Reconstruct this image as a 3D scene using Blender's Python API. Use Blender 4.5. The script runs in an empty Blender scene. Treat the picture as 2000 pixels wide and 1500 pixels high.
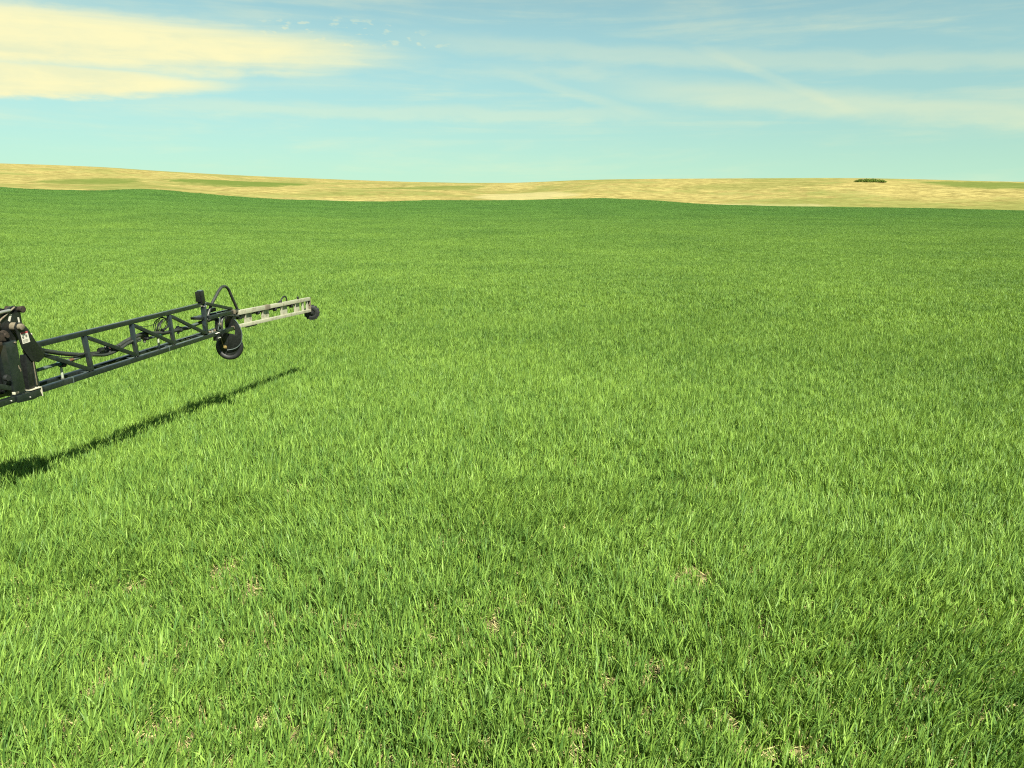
import bpy, bmesh, math, random
import numpy as np
from mathutils import Vector, Matrix

R = math.radians
rng = np.random.default_rng(7)
random.seed(7)
scene = bpy.context.scene
COL = scene.collection

# ------------------------------------------------------------------ camera
CAM_H = 2.9
cam_d = bpy.data.cameras.new('camera')
cam = bpy.data.objects.new('camera', cam_d)
COL.objects.link(cam)
cam_d.sensor_width = 36.0
cam_d.lens = 27.18
cam_d.clip_start = 0.05
cam_d.clip_end = 20000
cam.location = (0, 0, CAM_H)
cam.rotation_euler = (R(90 - 13.23), 0, 0)
scene.camera = cam

# ------------------------------------------------------------------ render and exposure
vs = scene.view_settings
vs.view_transform = 'Standard'
vs.look = 'None'
vs.gamma = 1.0
vs.use_curve_mapping = False
vs.exposure = 1.8
scene.cycles.max_bounces = 5
scene.cycles.diffuse_bounces = 3
scene.cycles.glossy_bounces = 2
scene.cycles.transmission_bounces = 4
scene.cycles.transparent_max_bounces = 4
scene.cycles.caustics_reflective = False
scene.cycles.caustics_refractive = False
scene.cycles.use_denoising = False
scene.cycles.filter_width = 1.15
scene.cycles.sample_clamp_direct = 6.0
scene.cycles.sample_clamp_indirect = 3.0

# ------------------------------------------------------------------ sun
SUN_EL, SUN_AZ = 51.0, 147.0          # azimuth clockwise from +Y (ahead); the sun stands behind, to the right
sd = bpy.data.lights.new('sun', 'SUN')
sd.energy = 5.0
sd.angle = R(0.53)
sd.color = (1.0, 0.955, 0.80)
sun = bpy.data.objects.new('sun', sd)
COL.objects.link(sun)
to_sun = Vector((math.sin(R(SUN_AZ)) * math.cos(R(SUN_EL)), math.cos(R(SUN_AZ)) * math.cos(R(SUN_EL)), math.sin(R(SUN_EL))))
sun.rotation_euler = to_sun.to_track_quat('Z', 'Y').to_euler()
sun.location = to_sun * 50


# ------------------------------------------------------------------ node helpers
class S:
    """a float socket with arithmetic"""
    def __init__(self, nt, sock):
        self.nt, self.s = nt, sock

    def _m(self, op, *args, clamp=False):
        n = self.nt.nodes.new('ShaderNodeMath')
        n.operation = op
        n.use_clamp = clamp
        for i, a in enumerate((self,) + args):
            if isinstance(a, S):
                self.nt.links.new(a.s, n.inputs[i])
            else:
                n.inputs[i].default_value = a
        return S(self.nt, n.outputs[0])

    def __add__(self, o): return self._m('ADD', o)
    __radd__ = __add__
    def __sub__(self, o): return self._m('SUBTRACT', o)
    def __mul__(self, o): return self._m('MULTIPLY', o)
    __rmul__ = __mul__
    def __truediv__(self, o): return self._m('DIVIDE', o)
    def __rsub__(self, o): return (self * -1.0) + o
    def abs(self): return self._m('ABSOLUTE')
    def max(self, o): return self._m('MAXIMUM', o)
    def min(self, o): return self._m('MINIMUM', o)
    def pow(self, o): return self._m('POWER', o)
    def clamp(self): return self._m('ADD', 0.0, clamp=True)

    def smooth(self, a, b, lo=0.0, hi=1.0):
        n = self.nt.nodes.new('ShaderNodeMapRange')
        n.interpolation_type = 'SMOOTHSTEP'
        self.nt.links.new(self.s, n.inputs[0])
        for i, x in zip((1, 2, 3, 4), (a, b, lo, hi)):
            n.inputs[i].default_value = x
        return S(self.nt, n.outputs[0])


def combine(nt, x, y, z):
    n = nt.nodes.new('ShaderNodeCombineXYZ')
    for i, a in enumerate((x, y, z)):
        if isinstance(a, S):
            nt.links.new(a.s, n.inputs[i])
        else:
            n.inputs[i].default_value = a
    return n.outputs[0]


def noise(nt, vec, scale=1.0, detail=3.0, rough=0.55, dist=0.0):
    n = nt.nodes.new('ShaderNodeTexNoise')
    if vec is not None:
        nt.links.new(vec, n.inputs['Vector'])
    n.inputs['Scale'].default_value = scale
    n.inputs['Detail'].default_value = detail
    n.inputs['Roughness'].default_value = rough
    n.inputs['Distortion'].default_value = dist
    return S(nt, n.outputs[0])


def mixc(nt, fac, a, b, mode='MIX'):
    n = nt.nodes.new('ShaderNodeMix')
    n.data_type = 'RGBA'
    n.blend_type = mode
    for idx, v in ((0, fac), (6, a), (7, b)):
        if isinstance(v, S):
            nt.links.new(v.s, n.inputs[idx])
        elif isinstance(v, bpy.types.NodeSocket):
            nt.links.new(v, n.inputs[idx])
        elif idx == 0:
            n.inputs[0].default_value = v
        else:
            n.inputs[idx].default_value = (*v, 1.0)
    return n.outputs[2]


# ------------------------------------------------------------------ sky
world = bpy.data.worlds.new('World')
scene.world = world
world.use_nodes = True
wt = world.node_tree
wt.nodes.clear()
w_out = wt.nodes.new('ShaderNodeOutputWorld')
w_bg = wt.nodes.new('ShaderNodeBackground')
w_bg.inputs['Strength'].default_value = 0.05
wt.links.new(w_bg.outputs[0], w_out.inputs[0])
sky = wt.nodes.new('ShaderNodeTexSky')
sky.sky_type = 'NISHITA'
sky.sun_disc = False
sky.sun_elevation = R(SUN_EL)
sky.sun_rotation = R(SUN_AZ)
sky.altitude = 900
sky.air_density = 1.0
sky.dust_density = 1.0
sky.ozone_density = 1.0
w_tc = wt.nodes.new('ShaderNodeTexCoord')
w_sep = wt.nodes.new('ShaderNodeSeparateXYZ')
wt.links.new(w_tc.outputs['Generated'], w_sep.inputs[0])
dx, dy, dz = (S(wt, w_sep.outputs[i]) for i in range(3))
az = dx._m('ARCTAN2', dy)                                   # radians, 0 straight ahead, + to the right
el = dz / (dx * dx + dy * dy).pow(0.5).max(0.02)            # tangent of the elevation
SKY_TINT = (0.82, 0.95, 0.68)
SKY_LOW = (0.47, 0.62, 0.54)
HAZE = (3.25, 5.65, 4.45)
base = mixc(wt, 1.0, sky.outputs[0], mixc(wt, el.smooth(0.02, 0.22), SKY_LOW, SKY_TINT), 'MULTIPLY')
haze_f = el.max(0.0)._m('MULTIPLY', -17.0)._m('EXPONENT') * 0.80
base = mixc(wt, haze_f, base, HAZE)
# streaky cirrus: noise stretched along the azimuth
wv = combine(wt, az * 2.2, el * 30.0, 0.0)
n_streak = noise(wt, wv, 1.0, 5.0, 0.6, 0.6)
wv2 = combine(wt, az * 7.0, el * 26.0, 3.1)
n_fine = noise(wt, wv2, 1.6, 6.0, 0.62, 0.3)
wv3 = combine(wt, az * 70.0, el * 190.0, 1.7)
n_fleck = noise(wt, wv3, 1.0, 2.0, 0.5)
w_e = (n_fine - 0.5) * 0.022                                # warps the edges
ew = el + w_e
veil = (n_streak + (n_fine - 0.5) * 0.35).smooth(0.42, 0.80) * 0.30


def lobe(a0, e0, ra, re, k=0.0, soft=0.7, up=1.0):
    da = az - a0
    de = ew - e0 - da * k
    q = 1.22 - (da / ra).pow(2.0) - (de / re).pow(2.0)
    return (q + (n_streak - 0.5) * 0.9).smooth(-0.05, soft)


def band(a_lo, a_hi, pts, half, soft_a=0.12, warp=1.0):
    """a cloud street: (a, e) at two ends"""
    (a1, e1), (a2, e2) = pts
    k = (e2 - e1) / (a2 - a1)
    de = (el + w_e * warp - e1 - (az - a1) * k).abs()
    m = de.smooth(half * 0.25, half * 1.3, 1.0, 0.0)
    m = m * az.smooth(a_lo - soft_a, a_lo + soft_a) * az.smooth(a_hi - soft_a, a_hi + soft_a, 1.0, 0.0)
    return m


c1 = lobe(-0.66, 0.166, 0.56, 0.036, 0.010, 0.95)
c2 = lobe(-0.68, 0.1225, 0.34, 0.0215, 0.02, 0.7)
cloud = c1.max(c2) * 0.96
c_right = band(0.16, 0.95, ((0.15, 0.134), (0.60, 0.083)), 0.018) * 0.37
c_up = band(-0.10, 0.9, ((0.0, 0.181), (0.60, 0.139)), 0.013) * 0.22
c_low = band(-0.42, 0.16, ((-0.36, 0.108), (0.12, 0.103)), 0.010, 0.1) * 0.24
t1 = band(0.235, 0.405, ((0.235, 0.172), (0.405, 0.097)), 0.0065, 0.05, 0.35) * 0.15
t2 = band(0.0, 0.15, ((0.0, 0.150), (0.15, 0.108)), 0.0065, 0.05, 0.35) * 0.16
flecks = n_fleck.smooth(0.56, 0.70) * lobe(-0.185, 0.190, 0.13, 0.019, -0.05, 0.8) * 0.34
dens = veil.max(cloud).max(c_right).max(c_up).max(c_low)
dens = (dens + (t1 + t2 + flecks) * (1.0 - dens))
dens = dens * el.smooth(-0.01, 0.05)
grey = (n_fine * 0.6 + n_streak * 0.4).smooth(0.35, 0.6)
cl_col = mixc(wt, grey, (4.9, 5.05, 3.25), (5.85, 5.5, 3.15))
sky_c = mixc(wt, dens.clamp(), base, cl_col)
wt.links.new(sky_c, w_bg.inputs['Color'])

# ------------------------------------------------------------------ terrain shape
SKYLINE = [(-180, 0.030), (-90, 0.034), (-60, 0.038), (-45, 0.0395), (-32.52, 0.03977), (-29.86, 0.03931), (-27.05, 0.03818), (-24.09, 0.0352), (-20.99, 0.03254), (-17.74, 0.03026), (-14.36, 0.02838), (-10.88, 0.02633), (-7.3, 0.02475), (-3.67, 0.02367), (0.0, 0.02371), (2.2, 0.02494), (4.4, 0.02674), (7.3, 0.02783), (10.87, 0.02816), (14.37, 0.02808), (21.01, 0.02763), (24.14, 0.02673), (27.13, 0.02497), (29.97, 0.02269), (32.66, 0.02101), (45, 0.018), (70, 0.022), (120, 0.028), (180, 0.030)]
FIELD_EDGE = [(-180, 0.006), (-60, 0.010), (-40, 0.016), (-32.69, 0.0163), (-31.11, 0.01445), (-28.92, 0.01314), (-27.2, 0.01335), (-24.81, 0.01532), (-23.29, 0.01379), (-21.1, 0.00993), (-17.84, 0.00537), (-15.82, 0.00362), (-10.94, 0.00123), (-8.79, 0.00124), (-5.89, 0.00281), (-1.85, 0.00251), (1.48, 0.00313), (3.68, 0.00438), (6.61, 0.00529), (10.23, 0.00247), (13.42, -0.00183), (17.88, -0.00419), (22.76, -0.00522), (27.32, -0.00614), (30.17, -0.00734), (32.87, -0.00845), (50, -0.009), (90, -0.004), (180, 0.006)]


def smooth_table(tab, step=0.1, width=8):
    a = np.arange(-180, 180 + step, step)
    v = np.interp(a, [q[0] for q in tab], [q[1] for q in tab])
    k = np.hanning(2 * width + 1)
    k /= k.sum()
    v = np.convolve(np.pad(v, width, mode='wrap'), k, mode='valid')
    return a, v


SKY_A, SKY_V = smooth_table(SKYLINE, 0.1, 12)
EDG_A, EDG_V = smooth_table(FIELD_EDGE, 0.1, 10)


def sstep(a, b, x):
    t = np.clip((x - a) / (b - a), 0, 1)
    return t * t * (3 - 2 * t)


def edge_r(th):
    return 235 + 25 * np.sin(np.radians(th) * 3.0 + 0.6)


def hill_r(th):
    return 680 - 150 * np.tanh((th + 2) / 9.0) + 30 * np.sin(np.radians(th) * 5)


CROP_H = 0.17                                               # the crop stands this much above the soil


def terrain(x, y):
    x = np.asarray(x, float)
    y = np.asarray(y, float)
    r = np.hypot(x, y)
    th = np.degrees(np.arctan2(x, y))
    RE, RS = edge_r(th), hill_r(th)
    eE = np.interp(th, EDG_A, EDG_V)
    eS = np.interp(th, SKY_A, SKY_V)
    zE = CAM_H + RE * eE - CROP_H
    zS = CAM_H + RS * eS
    dip = -0.90 * sstep(3.4, 20, r)
    t = np.clip((r - 25) / (RE - 25), 0, 1)
    zf = dip + (zE + 0.90) * t ** 1.6
    zf = zf + (0.05 * np.sin(x * 0.21 + 1.3) * np.sin(y * 0.17) + 0.16 * np.sin(x * 0.045 + y * 0.03) * np.sin(y * 0.06 + 0.5)) * sstep(14, 40, r) * (1 - sstep(0.75, 1.0, t))
    zb = zE - 4.5 * sstep(0, 55, r - RE)
    t2 = np.clip((r - RE - 40) / (RS - RE - 40), 0, 1)
    z2 = zE - 4.5 + (zS - zE + 4.5) * (t2 + 0.25 * t2 * (1 - t2))
    und = (1.3 * np.sin(x * 0.021 + y * 0.008) * np.sin(y * 0.017 + 1.0) + 0.6 * np.sin(x * 0.05 - y * 0.031)) * np.sin(np.pi * t2) ** 1.0
    zh = np.where(t2 <= 0, zb, np.maximum(z2, zb) + und)
    over = np.clip(r - RS, 0, None)
    zh = zh - over ** 2 / (900.0 + over * 22.0)
    return np.where(r <= RE, zf, zh)


# ------------------------------------------------------------------ material helpers
def new_mat(name):
    m = bpy.data.materials.new(name)
    m.use_nodes = True
    nt = m.node_tree
    return m, nt, nt.nodes['Principled BSDF']


def pos(nt):
    return nt.nodes.new('ShaderNodeNewGeometry').outputs['Position']


def scaled(nt, vec, s):
    n = nt.nodes.new('ShaderNodeVectorMath')
    n.operation = 'MULTIPLY'
    nt.links.new(vec, n.inputs[0])
    n.inputs[1].default_value = s
    return n.outputs[0]


def bump(nt, bsdf, h, strength=0.3, dist=0.01):
    b = nt.nodes.new('ShaderNodeBump')
    b.inputs['Strength'].default_value = strength
    b.inputs['Distance'].default_value = dist
    nt.links.new(h.s, b.inputs['Height'])
    nt.links.new(b.outputs[0], bsdf.inputs['Normal'])


def mesh_obj(name, verts, faces, mat, parent=None, smooth=False):
    me = bpy.data.meshes.new(name)
    me.from_pydata([tuple(v) for v in verts], [], faces)
    me.validate()
    if smooth:
        me.polygons.foreach_set('use_smooth', [True] * len(me.polygons))
    if mat is not None:
        me.materials.append(mat)
    o = bpy.data.objects.new(name, me)
    COL.objects.link(o)
    o.parent = parent
    return o


# soil with straw-coloured crumbs
m_soil, nt, b = new_mat('soil')
p_ = pos(nt)
n1 = noise(nt, p_, 2.0, 4, 0.6)
n2 = noise(nt, p_, 45.0, 4, 0.7)
c = mixc(nt, n1.smooth(0.35, 0.65), (0.098, 0.086, 0.040), (0.155, 0.138, 0.060))
c = mixc(nt, n2.smooth(0.45, 0.75), c, (0.215, 0.185, 0.085))
nt.links.new(c, b.inputs['Base Color'])
b.inputs['Roughness'].default_value = 0.95
b.inputs['Specular IOR Level'].default_value = 0.1
bump(nt, b, n2, 0.8, 0.03)

# dry pasture on the hills
m_hill, nt, b = new_mat('dry_grass')
p_ = pos(nt)
big = noise(nt, p_, 0.010, 4, 0.6, 0.8)
mid = noise(nt, p_, 0.045, 5, 0.65, 0.5)
fine = noise(nt, p_, 0.16, 6, 0.75)
tiny = noise(nt, p_, 0.5, 4, 0.75)
gold = mixc(nt, fine.smooth(0.35, 0.66), (0.116, 0.098, 0.034), (0.234, 0.200, 0.076))
gold = mixc(nt, mid.smooth(0.52, 0.70) * 0.7, gold, (0.240, 0.212, 0.089))
gold = mixc(nt, tiny.smooth(0.55, 0.66) * 0.55, gold, (0.085, 0.076, 0.026))
gsel = (big * 0.50 + mid * 0.32 + fine * 0.18).smooth(0.47, 0.59) * 0.60
col = mixc(nt, gsel, gold, (0.069, 0.096, 0.023))


def spot(px, py, rx, ry, hi):
    sp = nt.nodes.new('ShaderNodeSeparateXYZ')
    nt.links.new(p_, sp.inputs[0])
    x, y = S(nt, sp.outputs[0]), S(nt, sp.outputs[1])
    q = ((x - px) / rx).pow(2.0) + ((y - py) / ry).pow(2.0)
    return (q + (mid - 0.5) * 2.4 + (fine - 0.5) * 1.2).smooth(0.45, 1.25, hi, 0.0)


def polar(deg, r):
    return r * math.sin(R(deg)), r * math.cos(R(deg))


SPOTS = [(polar(-18.3, 520), 36, 75, 0.9), (polar(-27.5, 440), 16, 40, 0.7), (polar(31.5, 480), 32, 60, 0.8),
         (polar(27, 330), 20, 14, 0.7), (polar(17, 470), 40, 30, 0.35), (polar(-6, 520), 40, 60, 0.6)]
for (sx, sy), rx, ry, hi in SPOTS:
    col = mixc(nt, spot(sx, sy, rx, ry, hi), col, (0.055, 0.085, 0.018))
for (sx, sy), rx, ry, hi in [(polar(-10, 330), 40, 26, 0.4), (polar(12, 330), 60, 18, 0.55), (polar(26, 305), 40, 10, 0.6), (polar(1, 400), 26, 50, 0.5)]:
    col = mixc(nt, spot(sx, sy, rx, ry, hi), col, (0.240, 0.220, 0.116))
nt.links.new(col, b.inputs['Base Color'])
b.inputs['Roughness'].default_value = 1.0
b.inputs['Specular IOR Level'].default_value = 0.0
bump(nt, b, fine * 0.7 + tiny * 0.4, 0.7, 0.6)

# ------------------------------------------------------------------ ground sheets
def angle_list():
    a = list(np.arange(-60, 60.001, 0.4)) + list(np.arange(63, 300, 3.0))
    return np.array(a)


ANG = angle_list()
NA = len(ANG)


def polar_sheet(name, ring_fn, nr, mat, centre=False):
    verts, faces = [], []
    th = (ANG + 180) % 360 - 180
    for i in range(nr):
        r = ring_fn(i, th)
        x, y = r * np.sin(np.radians(th)), r * np.cos(np.radians(th))
        z = terrain(x, y)
        verts += list(zip(x.tolist(), y.tolist(), z.tolist()))
    for i in range(nr - 1):
        for j in range(NA):
            k = (j + 1) % NA
            faces.append((i * NA + j, (i + 1) * NA + j, (i + 1) * NA + k, i * NA + k))
    if centre:
        verts.append((0, 0, float(terrain(0, 0))))
        for j in range(NA):
            faces.append((len(verts) - 1, j, (j + 1) % NA))
    faces = [f[::-1] for f in faces]
    return mesh_obj(name, verts, faces, mat, smooth=True)


NF = 70
def field_ring(i, th):
    t = i / (NF - 1)
    return 0.8 + (edge_r(th) - 0.8 - 0.001) * (0.18 * t + 0.82 * t ** 2.6)


field = polar_sheet('crop_field', field_ring, NF, m_soil, centre=True)
field['kind'] = 'structure'
NH = 110
def hill_ring(i, th):
    t = i / (NH - 1)
    RE, RS = edge_r(th), hill_r(th)
    if i < 80:
        u = i / 79
        return RE - 0.001 + (RS + 60 - RE) * u
    u = (i - 79) / (NH - 80)
    return RS + 60 + (6000 - RS - 60) * u ** 2


hills = polar_sheet('hills', hill_ring, NH, m_hill)
hills['kind'] = 'structure'

# ------------------------------------------------------------------ wheat
m_leaf, nt, b = new_mat('wheat_leaf')
p_ = pos(nt)
at = nt.nodes.new('ShaderNodeAttribute')
at.attribute_name = 'tint'
tint = S(nt, at.outputs['Fac'])
patch = noise(nt, scaled(nt, p_, (1, 1, 0)), 0.10, 3, 0.6)
patch2 = noise(nt, scaled(nt, p_, (1, 1, 0)), 0.9, 2, 0.5)
f_ = tint * 0.95 + (patch - 0.5) * 0.6 + (patch2 - 0.5) * 0.32
c = mixc(nt, f_.smooth(0.0, 0.85), (0.057, 0.127, 0.025), (0.198, 0.315, 0.052))
spx = nt.nodes.new('ShaderNodeSeparateXYZ')
nt.links.new(p_, spx.inputs[0])
far_tone = (S(nt, spx.outputs[1]) + (noise(nt, scaled(nt, p_, (1, 1, 0)), 0.02, 3, 0.6) - 0.5) * 90.0).smooth(15.0, 200.0)
c = mixc(nt, far_tone, c, mixc(nt, 1.0, c, (0.60, 0.77, 0.88), 'MULTIPLY'))   # leaf colour multiplied to a darker green towards the field's far side
c = mixc(nt, tint.smooth(0.90, 0.91), c, mixc(nt, tint.smooth(0.93, 1.0), (0.20, 0.23, 0.06), (0.30, 0.26, 0.10)))
b.inputs['Roughness'].default_value = 0.52
b.inputs['Specular IOR Level'].default_value = 0.20
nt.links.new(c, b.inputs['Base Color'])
tr = nt.nodes.new('ShaderNodeBsdfTranslucent')
ct = mixc(nt, 1.0, c, (1.18, 1.12, 0.55), 'MULTIPLY')
nt.links.new(ct, tr.inputs['Color'])
mx = nt.nodes.new('ShaderNodeMixShader')
mx.inputs[0].default_value = 0.30
nt.links.new(b.outputs[0], mx.inputs[1])
nt.links.new(tr.outputs[0], mx.inputs[2])
nt.links.new(mx.outputs[0], nt.nodes['Material Output'].inputs[0])

m_straw, nt, b = new_mat('straw')
oi = nt.nodes.new('ShaderNodeAttribute')
oi.attribute_name = 'tint'
c = mixc(nt, S(nt, oi.outputs['Fac']), (0.20, 0.17, 0.075), (0.33, 0.29, 0.13))
nt.links.new(c, b.inputs['Base Color'])
b.inputs['Roughness'].default_value = 0.7


def blades(root, azim, th0, bend, length, width, nseg=4, twist=None):
    """arrays of N blades -> verts (N, 2*nseg+1, 3); strips that taper to a tip"""
    N = len(azim)
    seg = length / nseg
    ts = np.arange(nseg + 1) / nseg
    v = np.zeros((N, 2 * nseg + 1, 3))
    p = root.copy()
    if twist is None:
        twist = rng.normal(0, 0.5, N)
    for i in range(nseg + 1):
        t = ts[i]
        prof = (0.55 + 0.45 * min(1, t / 0.3)) * (1 - max(0, (t - 0.35) / 0.65) ** 1.7)
        cross_a = azim + np.pi / 2 + twist * t
        off = np.stack([np.cos(cross_a), np.sin(cross_a), 0.25 * np.sin(twist * (t + 0.3) * 2)], 1) * (width * 0.5 * prof)[:, None]
        if i < nseg:
            v[:, 2 * i] = p - off
            v[:, 2 * i + 1] = p + off
        else:
            v[:, 2 * nseg] = p
        a = th0 + bend * ((i + 0.5) / nseg) ** 1.6
        d = np.stack([np.sin(a) * np.cos(azim), np.sin(a) * np.sin(azim), np.cos(a)], 1)
        p = p + d * seg[:, None]
    return v


def blade_mesh(name, v, tint, mat):
    N, K, _ = v.shape
    nseg = (K - 1) // 2
    verts = v.reshape(-1, 3)
    base = np.arange(N)[:, None] * K
    fl = []
    for i in range(nseg - 1):
        fl.append(base + np.array([[2 * i, 2 * i + 1, 2 * i + 3, 2 * i + 2]]))
    quads = np.concatenate(fl, 0) if fl else np.zeros((0, 4), int)
    tris = base + np.array([[2 * nseg - 2, 2 * nseg - 1, 2 * nseg]])
    me = bpy.data.meshes.new(name)
    me.vertices.add(len(verts))
    me.vertices.foreach_set('co', verts.astype(np.float32).ravel())
    loops = np.concatenate([quads.ravel(), tris.ravel()]).astype(np.int32)
    me.loops.add(len(loops))
    me.loops.foreach_set('vertex_index', loops)
    nq, ntri = len(quads), len(tris)
    me.polygons.add(nq + ntri)
    starts = np.concatenate([np.arange(nq) * 4, nq * 4 + np.arange(ntri) * 3]).astype(np.int32)
    me.polygons.foreach_set('loop_start', starts)
    me.polygons.foreach_set('use_smooth', np.ones(nq + ntri, bool))
    me.update(calc_edges=True)
    a = me.attributes.new('tint', 'FLOAT', 'POINT')
    a.data.foreach_set('value', np.repeat(tint, K).astype(np.float32))
    me.materials.append(mat)
    return me


def plant_blades(cx, cy, per=(9, 14), height=1.0, spread=0.02, nseg=4, wmul=1.0, z0=None, vig=None, lean=None):
    """leaves of many plants: (N, K, 3) points and one tint per leaf; tints above 0.9 are dry leaves near the ground"""
    P = len(cx)
    cnt = rng.integers(per[0], per[1], P)
    pid = np.repeat(np.arange(P), cnt)
    n = len(pid)
    pv = rng.uniform(0.62, 1.22, P) * height
    if vig is not None:
        pv = pv * vig
    ptint = rng.random(P)
    dry = rng.random(n) < 0.12
    root = np.stack([cx[pid] + rng.normal(0, spread, n), cy[pid] + rng.normal(0, spread, n), np.full(n, -0.01)], 1)
    azim = rng.uniform(0, 2 * np.pi, n)
    th0 = np.where(dry, rng.uniform(0.5, 1.3, n), np.abs(rng.normal(0.10, 0.11, n)))
    flop = rng.random(n)
    bend = np.where(flop < 0.66, rng.uniform(0.05, 0.55, n), np.where(flop < 0.90, rng.uniform(0.6, 1.5, n), rng.uniform(1.5, 2.5, n)))
    length = rng.uniform(0.085, 0.20, n) * pv[pid] * np.where(dry, 0.62, 1.0)
    width = rng.uniform(0.0058, 0.0120, n) * wmul
    v = blades(root, azim, th0, bend, length, width, nseg)
    h = np.clip(v[:, :, 2], 0, None)
    if lean is not None:                                    # the wind bows the leaves over
        v[:, :, 0] += lean[0][pid][:, None] * h * h / 0.2
        v[:, :, 1] += lean[1][pid][:, None] * h * h / 0.2
    if z0 is not None:
        v[:, :, 2] += z0[pid][:, None]
    tint = (0.62 * rng.random(n) + 0.38 * ptint[pid]) * 0.88
    return v, np.where(dry, rng.uniform(0.93, 1.0, n), tint)


src = bpy.data.collections.new('wheat_sources')             # never linked: only read by the crop's nodes
def source(coll, name, me):
    o = bpy.data.objects.new(name, me)
    coll.objects.link(o)


def grad(x, y, h=0.3):
    return (terrain(x + h, y) - terrain(x - h, y)) / (2 * h), (terrain(x, y + h) - terrain(x, y - h)) / (2 * h)


def vnoise(x, y, scale, seed):
    """cheap smooth value noise, 0..1"""
    g = np.random.default_rng(seed).random((256, 256))
    u, v = x * scale + 1000, y * scale + 1000
    i, j = np.floor(u).astype(int), np.floor(v).astype(int)
    fu, fv = u - i, v - j
    fu, fv = fu * fu * (3 - 2 * fu), fv * fv * (3 - 2 * fv)
    G = lambda a, c_: g[a % 256, c_ % 256]
    return (G(i, j) * (1 - fu) + G(i + 1, j) * fu) * (1 - fv) + (G(i, j + 1) * (1 - fu) + G(i + 1, j + 1) * fu) * fv


# thin spots where the straw and soil show through
THIN = [(-2.31, 5.78, 0.22, 0.34), (1.43, 5.56, 0.20, 0.30), (-1.95, 5.35, 0.10, 0.25), (1.06, 6.10, 0.07, 0.12), (-0.34, 5.15, 0.08, 0.16),
        (-0.14, 4.85, 0.09, 0.2), (1.25, 3.80, 0.13, 0.12), (-1.12, 4.9, 0.08, 0.22), (-1.9, 3.75, 0.16, 0.10), (-2.35, 4.4, 0.10, 0.12), (0.9, 4.4, 0.06, 0.2),
        (2.3, 4.3, 0.08, 0.14), (0.35, 3.7, 0.10, 0.08), (1.75, 4.75, 0.10, 0.12), (-0.7, 4.3, 0.09, 0.09)]


def thin_mask(x, y):
    m = np.zeros_like(x)
    wob = (vnoise(x, y, 7.0, 5) - 0.5) * 1.2
    for cx, cy, rx, ry in THIN:
        q = ((x - cx) / rx) ** 2 + ((y - cy) / ry) ** 2
        m = np.maximum(m, 1 - sstep(0.3, 1.3, q + wob))
    spots = sstep(0.78, 0.92, 0.6 * vnoise(x, y, 3.1, 9) + 0.4 * vnoise(x, y, 8.0, 10)) * (1 - sstep(5.5, 10, np.hypot(x, y)))
    return np.maximum(m, spots)


R_STAND, R_MID = 8.0, 26.0
pts, rots, scls, idxs = [], [], [], []
# the nearest stand, plant by plant
NP = 28000
rr = np.sqrt(rng.uniform(2.3 ** 2, (R_STAND + 0.1) ** 2, NP))
tt = rng.uniform(R(-43), R(43), NP)
x, y = rr * np.sin(tt), rr * np.cos(tt)
tm = thin_mask(x, y)
keep = (rng.random(NP) > tm * 0.50) & (rng.random(NP) < 0.66 + 0.6 * vnoise(x, y, 5.0, 3))
x, y, tm = x[keep], y[keep], tm[keep]
lx = 0.30 * vnoise(x, y, 0.9, 21) + 0.12 * sstep(-1, 3, x) - 0.08 + rng.normal(0, 0.15, len(x))
ly = 0.5 * (vnoise(x, y, 0.7, 22) - 0.5) + rng.normal(0, 0.15, len(x))
vg = (0.80 + 0.30 * vnoise(x, y, 1.7, 41) + 0.26 * vnoise(x, y, 0.45, 42)) * (1 - 0.40 * tm)
v, t = plant_blades(x, y, (9, 14), 1.0, 0.02, 4, 1.0, terrain(x, y), vg, (lx, ly))
source(src, 'a_stand', blade_mesh('wheat_stand', v, t, m_leaf))
pts.append(np.zeros((1, 3)))
rots.append(np.zeros((1, 3)))
scls.append(np.ones((1, 3)))
idxs.append(np.zeros(1, int))
# half-metre plots further out, then whole square metres up to the end of the field
NB, NC = 24, 8
for i in range(NB):
    n = 118
    lx = rng.uniform(-0.05, 0.20) + rng.normal(0, 0.15, n)
    v, t = plant_blades(rng.uniform(-0.25, 0.25, n), rng.uniform(-0.25, 0.25, n), (8, 12), 1.10, 0.02, 4, 1.10, None, None, (lx, rng.normal(0, 0.2, n)))
    source(src, 'b_plot_%02d' % i, blade_mesh('wheat_plot', v, t, m_leaf))
for i in range(NC):
    n = 290
    v, t = plant_blades(rng.uniform(-0.5, 0.5, n), rng.uniform(-0.5, 0.5, n), (8, 11), 1.14, 0.028, 3, 1.5, None, None, (rng.normal(0.05, 0.2, n), rng.normal(0, 0.2, n)))
    source(src, 'c_plot_%02d' % i, blade_mesh('wheat_square', v, t, m_leaf))


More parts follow.
